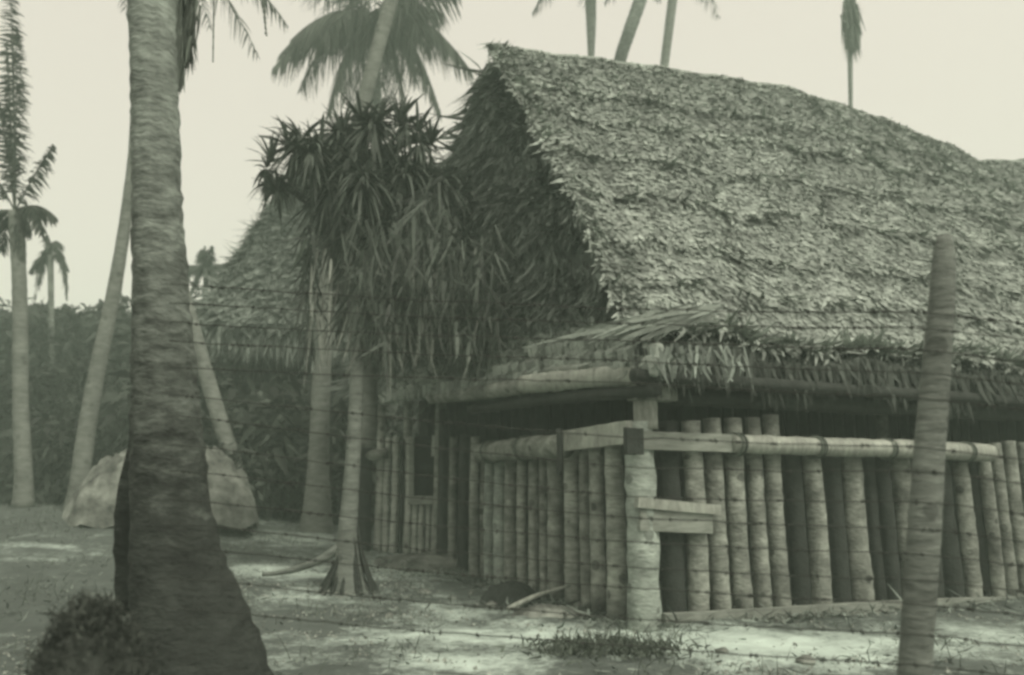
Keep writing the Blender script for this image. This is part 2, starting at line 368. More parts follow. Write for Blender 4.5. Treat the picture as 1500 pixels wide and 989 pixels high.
# pale corner fronds bent over where skirt and front roof meet
cf = MB(); n = 70; k = rng.uniform(0, 1, n)
p = np.array([P(1055 - 100 * a + rng.normal(0, 10), 452 + 18 * a + rng.normal(0, 6), 8.05 - .05 * a) for a in k])
tgt = np.array([P(960 - 100 * a + rng.normal(0, 22), 485 + 14 * a + rng.normal(0, 12), 7.95 + .3 * a) for a in k])
D = tgt - p; l_ = np.linalg.norm(D, axis=1); D = unit(D)
cf.strips(p, unit(D + UP * .12), unit(np.cross(D, nR) + rn(n, 3) * .2), l_ * rng.uniform(.5, 1.2, n), rng.uniform(.02, .05, n), -UP[None] * np.ones((n, 1)) * .12, prof=(.6, 1, .8, .2))
cf.build('corner_frond', M_['thatch_mid'], hut)
def logtube(pts, r, m, jit=.05, n=14, taper=0):
    pts = resample(np.array(pts), m); rr = np.linspace(r * (1 + taper), r * (1 - taper), m) * (1 + .035 * rng.normal(size=m)) if np.isscalar(r) else r
    return MB().tube(pts, rr, n=n, jit=jit)
logtube([P(955, 549, 8.1), P(880, 553, 8.85), P(766, 563, 10.15)], .115, 26).build('eave_log', M_['log_pale'], hut, smooth=True)
logtube([P(768, 566, 10.25), P(700, 575, 11.2), P(632, 582, 12.3)], .105, 20).build('eave_log', M_['log'], hut, smooth=True)
logtube([P(960, 572, 7.95) , P(800, 585, 9.9), P(690, 600, 11.9)], .07, 16).build('eave_log', M_['log_dark'], hut, smooth=True)
logtube([np.array((1.33, 8.02, 2.52)) + dR * -.1, np.array((1.33, 8.02, 2.50)) + dR * 6, np.array((1.33, 8.02, 2.50)) + dR * 15], .07, 40).build('plate_beam', M_['log_dark'], hut, smooth=True)
logtube([C + (0.03, .03, 2.38), C + dR * 7 + (0, 0, 2.38), C + dR * 15 + (0, 0, 2.38)], .10, 40).build('plate_beam', M_['log_dark'], hut, smooth=True)
logtube([P(985, 532, 8.05), P(900, 534, 8.8), P(800, 545, 9.9)], .06, 18, jit=.12).build('eave_log', M_['plank'], hut, smooth=True)
bl = MB(); n = 70; B = np.array([P(rng.uniform(950, 1090), rng.uniform(500, 535), 7.72 + rng.uniform(0, .15)) for _ in range(n)])
bl.strips(B, unit(-UP + rn(n, 3) * .3), unit(dR + rn(n, 3) * .3), rng.uniform(.12, .3, n), rng.uniform(.03, .06, n), rn(n, 3) * .15, prof=(.8, 1, .7, .2))
bl.build('broad_leaf', M_['thatch_dark'], hut, kind='stuff')
ps = MB(); c = P(945, 600, 8.4); c[2] = 0
ps.tube(resample([c + (0, 0, 2.0), c + (0, 0, 2.2), c + (0, 0, 2.36)], 6), .13, n=14, jit=.05); ps.build('roof_post', M_['log_pale'], hut, smooth=True)
ps = MB(); ps.box(P(925, 574, 8.3), P(985, 577, 8.45), .22, .17, jit=.02); ps.build('post_cap', M_['log'], hut)
for (u, Y, w) in ((646, 14.6, 17), (598, 15.5, 12), (1290, 11.2, 18), (560, 15.9, 12)):
    q, r = PR(u, 600, w, Y); MB().tube(resample([(q[0], Y, 0), (q[0], Y, 1.5), (q[0], Y, 3.25)], 14), r, n=10, jit=.06).build('roof_post', M_['log'], hut, smooth=True)
# dark boarded back and ends under the roof
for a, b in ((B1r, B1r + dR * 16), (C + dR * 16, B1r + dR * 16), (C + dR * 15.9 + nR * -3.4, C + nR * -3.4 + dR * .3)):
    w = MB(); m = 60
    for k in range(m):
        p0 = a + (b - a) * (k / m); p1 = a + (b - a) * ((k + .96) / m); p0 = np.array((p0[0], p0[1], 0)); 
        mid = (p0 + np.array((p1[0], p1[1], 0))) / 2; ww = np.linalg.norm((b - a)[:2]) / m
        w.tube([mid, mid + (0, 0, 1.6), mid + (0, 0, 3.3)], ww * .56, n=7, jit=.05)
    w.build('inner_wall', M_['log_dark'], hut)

# ------------------------------------------------------------------ log stockade (three runs)
def wall_s(C0, d, u, v=770):
    r = ray(u, v); k = r[0] / r[1]; return (k * C0[1] - C0[0]) / (d[0] - k * d[1])
def wlog(C0, d, nrm, root, u0, u1, vt, vb, m='log', off=0., name='log', tilt=0, jit=.05):
    um = (u0 + u1) / 2; Cc = C0 + nrm * off
    s0, s1, sm = [wall_s(Cc, d, q) for q in (u0, u1, um)]
    b = Cc + d * sm; t = b[1] / ray(um, 770)[1]; r = (u1 - u0) / 2 * t / FPX
    zt = zat(um, vt, b[1]); zb = zat(um, vb, b[1]); zb = min(zb, zt - .3) - .05
    top = b + UP * zt; bot = b + UP * zb; top = top + d * tilt
    mid = (top + bot) / 2 + d * rng.normal(0, .012) + nrm * rng.normal(0, .012)
    mm = max(8, int((zt - zb) / .09)); pts = resample([bot, mid, top], mm)
    rr = r * (1 + .03 * rng.normal(size=mm)) * np.linspace(1.05, .94, mm)
    return MB().tube(pts, rr, n=14, jit=jit).build(name, M_[m], root, smooth=True)
front = empty('log_stockade', C + dR * 3, 'front run of upright palm logs with a long round top rail, facing the viewer', 'stockade', 'log stockade runs')
wlog(C, dR, nR, front, 916, 962, 619, 925, 'log_post', .02, 'corner_post', jit=.07)
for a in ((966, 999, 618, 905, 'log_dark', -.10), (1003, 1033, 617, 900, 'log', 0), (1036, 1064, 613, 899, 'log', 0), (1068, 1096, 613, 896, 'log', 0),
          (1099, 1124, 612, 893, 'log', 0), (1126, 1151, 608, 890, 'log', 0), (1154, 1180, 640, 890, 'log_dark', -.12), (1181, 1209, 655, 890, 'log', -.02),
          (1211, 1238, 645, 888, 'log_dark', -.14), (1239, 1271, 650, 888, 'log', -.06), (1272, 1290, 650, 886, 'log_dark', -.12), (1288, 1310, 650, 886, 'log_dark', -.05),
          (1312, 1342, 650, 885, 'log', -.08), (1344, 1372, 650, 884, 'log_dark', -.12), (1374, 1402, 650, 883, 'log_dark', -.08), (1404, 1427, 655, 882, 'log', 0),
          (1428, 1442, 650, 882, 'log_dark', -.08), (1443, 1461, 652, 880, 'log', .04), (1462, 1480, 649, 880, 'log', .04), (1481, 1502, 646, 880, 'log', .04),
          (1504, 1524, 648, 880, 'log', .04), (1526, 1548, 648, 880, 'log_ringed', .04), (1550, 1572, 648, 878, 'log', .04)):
    wlog(C, dR, nR, front, *a[:4], m=a[4], off=a[5])
def onwall(C0, d, nrm, off, u, v):
    Cc = C0 + nrm * off; s_ = wall_s(Cc, d, u, v); b = Cc + d * s_; return b + UP * zat(u, v, b[1])
q = [onwall(C, dR, nR, .20, u, v) for u, v in ((1073, 650), (1200, 655), (1330, 658), (1449, 664))]
logtube(q, .105, 46, taper=-.08).build('top_rail', M_['log_pale'], front, smooth=True)
MB().box(onwall(C, dR, nR, .17, 938, 645), onwall(C, dR, nR, .17, 1073, 650), .07, .185, jit=.015).build('plank', M_['plank'], front)
MB().box(onwall(C, dR, nR, .19, 932, 736), onwall(C, dR, nR, .19, 1052, 747), .09, .10, jit=.03).build('plank', M_['log_pale'], front)
MB().box(onwall(C, dR, nR, .16, 936, 762), onwall(C, dR, nR, .16, 1042, 767), .06, .20, jit=.015).build('plank', M_['plank'], front)
MB().box(onwall(C, dR, nR, .16, 972, 911), onwall(C, dR, nR, .16, 1345, 888), .09, .15, jit=.02).build('sill_plank', M_['plank'], front)
MB().box(onwall(C, dR, nR, .20, 1330, 887), onwall(C, dR, nR, .20, 1600, 879), .09, .13, jit=.03).build('sill_plank', M_['plank'], front)
MB().box(onwall(C, dR, nR, .24, 916, 646), onwall(C, dR, nR, .24, 940, 647), .08, .26, jit=.02).build('corner_block', M_['log_dark'], front)
side = empty('log_stockade', C + dL * 3, 'side run of upright palm logs receding left from the corner, some trunks ringed and pale', 'stockade', 'log stockade runs')
for a in ((887, 915, 640, 905, 'log_ringed', .02), (864, 886, 645, 888, 'log', 0), (850, 866, 645, 884, 'log', -.04), (826, 850, 645, 880, 'log_ringed', 0),
          (801, 825, 648, 868, 'log', -.03), (790, 803, 650, 866, 'log', 0), (774, 789, 650, 864, 'log', .02), (758, 772, 650, 858, 'log_ringed', 0), (738, 758, 652, 856, 'log', -.1),
          (724, 741, 655, 855, 'log_post', 0), (710, 726, 655, 852, 'log_post', 0), (703, 712, 655, 850, 'log', -.05), (688, 702, 640, 842, 'log_ringed', .08), (671, 686, 638, 842, 'log_dark', .06),
          (657, 669, 640, 838, 'log', 0), (640, 655, 600, 838, 'log_dark', .08)):
    wlog(C, dL, nL, side, *a[:4], m=a[4], off=a[5])
q = [onwall(C, dL, nL, .2, u, v) for u, v in ((826, 652), (760, 657), (705, 663))]
logtube(q, .15, 26, jit=.07).build('top_rail', M_['log'], side, smooth=True)
MB().box(onwall(C, dL, nL, .16, 922, 633), onwall(C, dL, nL, .16, 822, 647), .08, .23, jit=.02).build('plank', M_['log_pale'], side)
wlog(C, dL, nL, side, 816, 826, 628, 690, 'log_dark', .40, 'lashing')
def lash(root, C0, d, nrm, off, u, v, r, n=4):
    mb = MB(); c = onwall(C0, d, nrm, off, u, v)
    for k in range(n):
        a = np.linspace(0, 2 * np.pi, 15); o = (k - n / 2) * .022 + rng.normal(0, .004)
        pts = c + np.outer(np.cos(a) * r, UP) + np.outer(np.sin(a) * r, nrm) + np.outer(np.full(15, o) + .02 * np.sin(a), d)
        mb.tube(pts, .009, n=5, cap=False)
    mb.build('rope_lashing', M_['leaf_dead'], root)
for u, v in ((1080, 651), (1196, 655), (1300, 658), (1415, 662)): lash(front, C, dR, nR, .19, u, v, .125)
for u, v in ((770, 657), (720, 662)): lash(side, C, dL, nL, .19, u, v, .172)
CB = np.array((-1.28, 15.3, 0)); dB = np.array((-1, .06, 0)); nB = np.array((-.06, -1, 0))
rear = empty('log_stockade', CB + dB * .8, 'short far run of pale upright logs with a square window opening, beside the leaning trunks', 'stockade', 'log stockade runs')
for a in ((548, 560, 645, 812, 'log_painted_sun', 0), (561, 570, 642, 812, 'log_painted_sun', 0), (571, 582, 640, 812, 'log_painted_sun', .03), (583, 590, 645, 812, 'log_dark', -.03), (591, 602, 640, 812, 'log_painted_sun', 0),
          (603, 612, 735, 814, 'log_painted_sun', 0), (613, 622, 735, 814, 'log_painted_sun', 0), (623, 631, 735, 814, 'log_painted_sun', .02), (632, 641, 735, 814, 'log_painted_sun', 0),
          (630, 641, 638, 665, 'log_painted_sun', 0)):
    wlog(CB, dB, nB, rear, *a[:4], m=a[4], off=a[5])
q = lambda u, v, o: onwall(CB, dB, nB, o, u, v)
MB().box(q(598, 733, .16), q(644, 733, .16), .08, .16, jit=.02).build('window_sill', M_['plank'], rear)
MB().box(q(603, 640, .14), q(603, 730, .14), .1, .09, up=(1, 0, 0), jit=.02).build('window_jamb', M_['plank'], rear)
MB().box(q(622, 640, -.35), q(622, 735, -.35), .05, .62, up=(1, 0, 0), jit=.01).build('opening_dark', M_['log_dark'], rear)  # dark panel standing in for the shade inside the window opening
logtube([q(532, 668, .16), q(550, 666, .16), q(568, 664, .16)], .10, 8).build('top_rail', M_['log'], rear, smooth=True)
logtube([q(535, 655, .1), q(533, 740, .1), q(531, 818, .1)], .16, 16).build('corner_post', M_['log_dark'], rear, smooth=True)

# ------------------------------------------------------------------ palms
def frond(mb, base, tip, arch=.18, width=.55, nl=60, hang=.6, lw=.045, rach=.025):
    base = np.array(base, float); tip = np.array(tip, float); d = tip - base; Ln = np.linalg.norm(d)
    t = np.linspace(0, 1, 14)[:, None]; pts = base + d * t + UP * (arch * Ln * 4 * t * (1 - t)) 
    mb.tube(pts, np.linspace(rach, .006, 14), n=5, cap=False)
    u = np.repeat(np.linspace(.12, .99, nl), 2) + rng.normal(0, .004, nl * 2); u = np.clip(u, .1, 1); sg = np.tile((-1, 1), nl)
    B = np.stack([np.interp(u, t[:, 0], pts[:, i]) for i in range(3)], 1)
    T = unit(np.stack([np.gradient(pts[:, i]) for i in range(3)], 1)); T = unit(np.stack([np.interp(u, t[:, 0], T[:, i]) for i in range(3)], 1))
    sdv = unit(np.cross(T, UP + rn(3) * .05)); D = unit(sdv * sg[:, None] * (1 - hang * .6) + T * .55 - UP * hang + rn(len(u), 3) * .12)
    l_ = width * (np.sin(np.pi * np.clip(u * .86 + .12, 0, 1)) ** .6) * rng.uniform(.7, 1.1, len(u))
    mb.strips(B, D, unit(np.cross(D, sdv) + rn(len(u), 3) * .3), l_, lw, -UP[None] * np.full((len(u), 1), .35), prof=(.7, 1, .6, .1))
def trunk(ctrl, m=60, n=16, ring=.03, jit=.02, flare=None):
    """ctrl: (u,v,w,Y)"""
    q = [np.r_[PR(*c)[0], PR(*c)[1]] for c in ctrl]; q = resample(q, m)
    r = q[:, 3] * (1 + ring * np.where(np.arange(m) % 2, 1, -1) * rng.uniform(.2, 1, m))
    return MB().tube(q[:, :3], r, n=n, jit=jit)
def crown(cx, n, Ln, seed_dirs=None, droop=.5, arch=.2, mbd=None, **kw):
    mb = mbd or MB()
    for i in range(n):
        a = i * 2.4 + rng.uniform(-.3, .3); e = rng.uniform(-.6, .75)
        d = np.array((math.cos(a) * math.cos(e), math.sin(a) * math.cos(e), math.sin(e) - droop * .6)); 
        frond(mb, cx, np.array(cx) + d * Ln * rng.uniform(.8, 1.1), arch=arch, **kw)
    return mb
# foreground palm
fpl = [(300, 1060, 215, 5.3), (298, 1000, 192, 5.3), (284, 930, 168, 5.3), (261, 840, 132, 5.3), (250, 740, 110, 5.3), (245, 640, 100, 5.3), (241, 540, 88, 5.3), (236, 440, 78, 5.3), (231, 320, 70, 5.3), (228, 180, 66, 5.3), (222, 0, 64, 5.3), (214, -250, 60, 5.3), (205, -800, 54, 5.3), (204, -1000, 52, 5.3)]
b = PR(*fpl[0])[0]
fp = empty('coconut_palm', (b[0], b[1], 0), 'thick dark foreground palm trunk with a swollen base, wires crossing it', 'palm tree')
tr = trunk(fpl, m=190, n=30, ring=.03, jit=.07)
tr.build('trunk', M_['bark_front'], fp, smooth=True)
lf = trunk([(185, 900, 30, 5.6), (188, 820, 40, 5.6), (186, 740, 36, 5.6), (196, 660, 22, 5.6), (205, 600, 12, 5.5)], m=24, n=12, jit=.12)
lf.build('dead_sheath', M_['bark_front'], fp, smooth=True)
top = PR(*fpl[-1])[0]
crown(top, 18, 3.2, droop=-1.3, width=.6, nl=40).build('crown', M_['leaf'], fp)
df = MB(); frond(df, P(262, -200, 5.9), P(266, 118, 5.9), arch=0.0, width=.42, nl=60, hang=1.2, lw=.035)
frond(df, P(285, -180, 6.3), P(268, 60, 6.1), arch=0.0, width=.3, nl=40, hang=1.2); n = 420; B = np.array([P(274 + rng.normal(0, 6), -60 + rng.uniform(0, 120), 6.0 + rng.normal(0, .05)) for _ in range(n)])
df.strips(B, unit(-UP + rn(n, 3) * .07), unit(rn(n, 3)), rng.uniform(.15, .42, n), .03, rn(n, 3) * .05); df.build('dead_frond', M_['leaf_dead'], fp)
df = MB(); frond(df, P(365, -260, 6.3), P(390, 52, 6.3), arch=0.01, width=.10, nl=36, hang=1.3, lw=.03); df.build('dead_frond', M_['leaf_dead'], fp)
df = MB(); frond(df, P(318, -260, 6.9), P(312, 90, 6.9), arch=0.0, width=.05, nl=20, hang=1.3, lw=.02, rach=.012); df.build('dead_frond', M_['leaf_dead'], fp)

def palm(ctrl, label, mat_='bark', crown_n=16, Ln=3.8, name='coconut_palm', m=50, group='coconut palms', tips=None, cw=.7, root=True, **kw):
    b = PR(*ctrl[0])[0]; e = empty(name, (b[0], b[1], b[2]), label, 'palm tree', group)
    trunk(ctrl, m=m, n=12, jit=.03).build('trunk', M_[mat_], e, smooth=True)
    top = PR(*ctrl[-1])[0]
    if tips:
        mb = MB()
        for (u, v, dy, arch) in tips: frond(mb, top, P(u, v, top[1] + dy), arch=arch, width=cw, nl=64, lw=.065, **kw)
        mb.build('crown', M_['leaf'], e)
    elif crown_n: crown(top, crown_n, Ln, droop=.15, width=.8, nl=34, lw=.06).build('crown', M_['leaf'], e)
    return e
palm([(462, 800, 58, 17), (464, 775, 50, 17), (465, 745, 40, 17), (466, 690, 31, 17), (469, 600, 28, 17), (475, 480, 27, 17), (486, 360, 26, 17), (505, 265, 24, 17), (532, 150, 22, 17), (556, 60, 21, 17), (576, -10, 21, 17), (610, -150, 20, 17), (640, -260, 19, 17)],
     'pale palm trunk curving up through the pandanus and out of the top of the picture', 'bark_pale')
palm([(560, 640, 20, 26), (558, 400, 18, 26), (552, 200, 17, 26), (548, 25, 16, 26)], 'palm whose full drooping crown shows beside the hut gable', 'bark',
     tips=[(400, 100, -1, .18), (455, 35, 1, .15), (430, -40, 2, .1), (500, -90, 0, .05), (480, 170, -1.5, .2), (525, 190, -2, .2), (590, 175, -1.5, .2), (645, 165, -1, .22), (692, 108, 0, .22), (648, 20, 1, .16), (620, -60, -1, .1), (560, -110, 1, .05), (505, 150, 1, .25), (570, 160, 2, .25), (425, 60, -1, .2), (670, -10, -2, .15), (440, 130, 1, .25), (610, 120, 2, .25), (410, 80, 1, .2), (470, 60, -2, .2), (500, 60, 2, .3), (625, 70, -2, .25), (560, 130, -2, .3), (655, 60, 1.5, .2)], cw=1.5, hang=.8)
palm([(865, 140, 11, 27), (866, 80, 10, 27), (866, 30, 15, 27), (865, -10, 17, 27), (866, -60, 18, 27)], 'thin palm trunk rising behind the roof ridge, nearest the gable peak', 'bark', 10, 3)
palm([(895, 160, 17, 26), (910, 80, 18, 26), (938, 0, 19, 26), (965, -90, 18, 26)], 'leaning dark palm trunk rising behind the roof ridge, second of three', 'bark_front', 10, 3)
palm([(965, 190, 12, 30), (973, 95, 13, 30), (985, 0, 14, 30), (995, -60, 14, 30)], 'pale leaning palm trunk rising behind the roof ridge, third of three', 'bark_pale', 10, 3)
e = palm([(1246, 260, 6, 28), (1246, 150, 6, 28), (1245, 60, 8, 28), (1247, 0, 9, 28)], 'lone dead palm with a bundle of hanging fronds, standing behind the roof slope at right', 'bark', 0)
hd = MB(); n = 900; k = rng.uniform(0, 1, n); base = np.array([P(1246 + rng.normal(0, 4.5), -4 + 55 * a, 28 + rng.normal(0, .15)) for a in k])
hd.strips(base, unit(-UP + rn(n, 3) * .10), unit(rn(n, 3)), rng.uniform(.4, 1.3, n), .07, rn(n, 3) * .05)
hd.build('dead_frond', M_['leaf_dead'], e)
# left palms
palm([(34, 745, 30, 18.5), (35, 700, 24, 18.5), (30, 600, 21, 18.5), (30, 480, 20, 18.5), (28, 400, 19, 18.5), (22, 310, 18, 18.5)], 'slim palm at the left edge with ragged upright fronds', 'bark_pale',
     tips=[(14, -40, 0, .02), (24, 40, .3, .02), (78, 212, 0, .04), (-70, 200, 0, .1), (82, 320, .3, .26), (62, 345, -.3, .3), (-40, 340, 0, .2), (0, 370, .5, .2), (45, 340, .2, .3), (10, 60, -.5, 0), (18, 0, .5, .01), (-10, 120, .2, .05), (35, 380, 0, .1)], cw=.45, hang=.5)
palm([(110, 760, 36, 18), (115, 725, 27, 18), (125, 640, 25, 18), (145, 530, 23, 18), (165, 440, 20, 18), (182, 340, 17, 18), (196, 230, 15, 18), (205, 60, 14, 18), (208, -120, 14, 18)], 'palm trunk leaning right, its top lost behind the foreground trunk', 'bark_pale')
palm([(352, 715, 28, 17.5), (345, 685, 24, 17.5), (325, 625, 23, 17.5), (302, 550, 22, 17.5), (285, 490, 22, 17.5), (268, 430, 20, 17.5), (240, 330, 18, 17.5), (215, 180, 16, 17.5), (205, -100, 15, 17.5)], 'palm trunk leaning left from the coral bank behind the foreground trunk', 'bark_pale')
palm([(76, 560, 9, 30), (75, 460, 8, 30), (74, 375, 8, 30)], 'small distant palm with arching fronds at left above the treeline', 'bark', tips=[(45, 400, 0, .3), (100, 395, 0, .3), (50, 440, 0, .5), (98, 440, 0, .5), (70, 345, 0, .1), (85, 360, 1, .3)], cw=.45)
palm([(300, 560, 9, 32), (301, 470, 8, 32), (302, 395, 8, 32)], 'small distant palm right of the foreground trunk with a tufted top', 'bark', tips=[(270, 390, 0, .1), (262, 400, 0, .2), (335, 395, 0, .25), (300, 360, 0, 0), (310, 360, 0, 0), (280, 430, 0, .4), (325, 440, 0, .4), (296, 365, 1, 0), (318, 415, 1, .3)], cw=.5)

# ------------------------------------------------------------------ pandanus
def rosette(mb, c, n, Ln, w=.07, up=.2, droop=.55, nseg=(.8, 1, .9, .6, .08)):
    d = unit(rn(n, 3) + UP * up * 2); c = np.array(c, float)
    S = unit(np.cross(d, UP) + rn(n, 3) * .1)
    mb.strips(c + d * .05, d, S, Ln * rng.uniform(.6, 1.15, n), w * rng.uniform(.6, 1.2, n), -UP[None] * rng.uniform(.2, droop * 1.8, n)[:, None], prof=nseg)
pb = PR(510, 870, 40, 11)[0]
pan = empty('pandanus_tree', (pb[0], 11, 0), 'dark shaggy pandanus with dead leaves hanging beside the hut end', 'pandanus tree')
trunk([(512, 880, 66, 11), (510, 850, 46, 11), (508, 800, 32, 11), (512, 740, 25, 11), (518, 660, 22, 11), (523, 560, 21, 11), (524, 470, 20, 11.3), (520, 400, 20, 11.9), (528, 320, 18, 12.1), (540, 240, 12, 12.1)], m=60, jit=.07).build('trunk', M_['bark'], pan, smooth=True)
rootc = np.array((pb[0], 11., 0.))
for i in range(24):
    a = i * 6.283 / 24 + rng.uniform(-.2, .2); l_ = rng.uniform(.22, .5); d = np.array((math.cos(a), math.sin(a), 0))
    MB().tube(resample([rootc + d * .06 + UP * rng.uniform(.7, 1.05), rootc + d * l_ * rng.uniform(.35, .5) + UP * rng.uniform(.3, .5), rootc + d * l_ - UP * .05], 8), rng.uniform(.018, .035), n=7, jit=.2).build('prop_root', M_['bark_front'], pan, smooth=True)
lr = MB().tube(resample([P(500, 800, 11) , P(470, 822, 11.0), P(420, 838, 11.2), P(385, 842, 11.3)], 12), np.linspace(.07, .03, 12), n=8, jit=.1); lr.build('surface_root', M_['bark'], pan, smooth=True)
trunk([(538, 655, 24, 13), (543, 600, 22, 13), (541, 540, 20, 13), (540, 512, 14, 13), (566, 490, 11, 13), (600, 462, 10, 13), (640, 430, 9, 13)], m=36, jit=.06).build('branch', M_['bark_pale'], pan, smooth=True)
for pts in ([(545, 260), (480, 240), (430, 215)], [(545, 250), (580, 215), (610, 200)], [(535, 330), (455, 300), (405, 262)], [(530, 330), (590, 300), (650, 260)], [(535, 300), (600, 340), (660, 330)]):
    MB().tube(resample([P(u, v, 11.5) for u, v in pts], 10), np.linspace(.08, .05, 10), n=8, jit=.05).build('branch', M_['log_dark'], pan, smooth=True)
hv = MB()
PC = [(430, 222, 0, 110, .55), (402, 262, .3, 60, .45), (465, 232, -.3, 140, .6), (500, 205, .3, 150, .6), (545, 190, 0, 150, .65), (588, 190, .2, 70, .5), (614, 212, 0, 60, .45), (570, 225, .5, 150, .65), (395, 250, .2, 30, .35),
      (480, 280, 0, 170, .7), (530, 270, -.4, 200, .75), (590, 275, .2, 190, .75), (640, 280, .4, 160, .7), (560, 340, 0, 180, .8), (620, 340, .3, 180, .8), (670, 330, .5, 140, .75), (500, 335, .5, 140, .75), (690, 285, .8, 90, .6),
      (710, 380, .8, 130, .7), (640, 410, .5, 160, .75), (590, 395, .2, 150, .75), (665, 375, 0, 120, .8), (730, 425, .8, 90, .6), (515, 235, -.2, 120, .6), (610, 245, .6, 120, .6), (650, 252, 1.0, 70, .5)]
for (u, v, dy, n, Ln) in PC: rosette(hv, P(u + rng.normal(0, 6), v + rng.normal(0, 8), 11.4 + dy), int(n * 1.15), Ln * .9, w=.055, up=.12, droop=.7)
for (u, v) in ((422, 214), (442, 206), (470, 214), (398, 240), (530, 182), (556, 172), (585, 180), (612, 196), (630, 214), (405, 285), (500, 196)):
    rosette(hv, P(u, v, 11.4), 20, .62, w=.055, up=.8, droop=.25)
hv.build('crown', M_['leaf_dark'], pan)
dl = MB(); n = 4600
u = np.r_[rng.uniform(445, 462, 120), rng.uniform(498, 735, n - 120)]; v = 300 + rng.uniform(0, 175, n) + 30 * np.sin(u / 21) + .12 * np.abs(u - 560)
B = np.array([P(a, b_, 11.6 + c) for a, b_, c in zip(u, v, rng.normal(0, .55, n))])
dl.strips(B, unit(-UP + rn(n, 3) * .38), unit(rn(n, 3)), rng.uniform(.2, .8, n), rng.uniform(.03, .07, n), rn(n, 3) * .12, prof=(.7, 1, .8, .5, .1))
dl.build('hanging_leaves', M_['leaf_dark'], pan, kind='stuff')
dl = MB(); n = 150
u = rng.uniform(450, 735, n); v = rng.uniform(360, 500, n)
B = np.array([P(a, b_, 11.0) for a, b_ in zip(u, v)])
dl.strips(B, unit(-UP + rn(n, 3) * .12), unit(rn(n, 3) + np.array((1.5, 0, 0))), rng.uniform(.3, .9, n), rng.uniform(.02, .05, n), rn(n, 3) * .12, prof=(.7, 1, .8, .5, .1))
dl.build('dead_leaves', mat('bleached dead leaf', .22, island=.7, bump=0), pan, kind='stuff')

# ------------------------------------------------------------------ second hut behind, at left
hut2 = empty('thatched_hut', (-6.2, 24, 1.0), 'smaller thatched hut half hidden behind the pandanus at left', 'hut')
R0, R1 = P(470, 215, 24), P(640, 250, 26)
Fl = [P(292, 470, 20.5), P(640, 500, 20.5)]
def r2(s, t):
    s = np.atleast_1d(s).astype(float); t = np.atleast_1d(t).astype(float)
    q = R0 + np.outer(s, R1 - R0); f = Fl[0] + np.outer(s, Fl[1] - Fl[0]); x = q + (f - q) * t[:, None]
    x[:, 2] += .25 * np.sin(np.pi * np.clip(t, 0, 1)) + .06 * np.sin(s * 40 + t * 9); return x
def r2e(s, t):
    s = np.atleast_1d(s).astype(float); t = np.atleast_1d(t).astype(float)
    a = Fl[0]; b_ = P(335, 455, 27); f = a + np.outer(s, b_ - a); x = R0 + (f - R0) * t[:, None]; x[:, 2] += .25 * np.sin(np.pi * np.clip(t, 0, 1)); return x
m2 = MB(); grid_mesh(r2, np.linspace(0, 1, 30), np.linspace(0, 1, 14), m2); thatch_on(r2, 0, 1, 0, 1, 16000, .4, .08, .08, mb=m2, curl=.3, yaw=.35)
thatch_on(r2, 0, .02, 0, 1, 900, .4, .06, .10, mb=m2, curl=.5, yaw=.8)
grid_mesh(r2e, np.linspace(0, 1, 12), np.linspace(0.01, 1, 14), m2); thatch_on(r2e, 0, 1, 0, 1, 5000, .4, .08, .08, mb=m2, yaw=.3)
m2.build('roof', M_['thatch_dark'], hut2)
fr = MB(); n = 2500; s = rng.uniform(0, 1, n); fr.strips(r2(s, s * 0 + .99), unit(-UP + rn(n, 3) * .15), unit(rn(n, 3)), rng.uniform(.4, 1.1, n), .09, rn(n, 3) * .1); fr.build('eave_fringe', M_['thatch_dark'], hut2)
w = MB()
for k in range(34):
    x = -8.0 + k * .22; w.tube([(x, 22.5, .8), (x, 22.5, 2.5), (x, 22.5, 5.2)], .12, n=8, jit=.05)
w.build('wall', M_['log_dark'], hut2)

# ------------------------------------------------------------------ bushes, trees, mounds
def leafcloud(c, r, n, size, flat=1.0):
    d = unit(rn(n, 3)); rr = rng.uniform(.45, 1.0, n) ** .5
    return np.array(c) + d * rr[:, None] * np.array(r), unit(d * .5 + rn(n, 3) * .8 + UP * -.1), unit(rn(n, 3)), size * rng.uniform(.5, 1.5, n)
def make_bush(name, r, n, size, lobes, mat_='bush', trunk_h=0):
    mb = MB()
    for _ in range(lobes):
        c = np.array((rng.normal(0, r * .45), rng.normal(0, r * .35), trunk_h + r * rng.uniform(.25, .95)))
        q = r * rng.uniform(.3, .6); B, D, S, l_ = leafcloud(c, (q, q, q * .8), n // lobes, size); mb.strips(B, D, S, l_, l_ * .38, -UP[None] * np.full((len(B), 1), .3), prof=(.5, 1, .2))
    return mb
BPROTO = []
for i in range(3):
    rt_ = empty('bush', (0, 0, 0), 'x', 'bush', 'bushes in the undergrowth at left')
    make_bush('b', 1.3, 2600, .22, 9).build('foliage', M_['bush'], rt_)
    st = MB()
    for k in range(6): st.tube(resample([(0, 0, -.1), rn(3) * .2 + UP * .5, rn(3) * .4 + UP * 1.1], 5), .025, n=5)
    st.build('stem', M_['bark'], rt_); BPROTO.append(rt_)
TPROTO = []
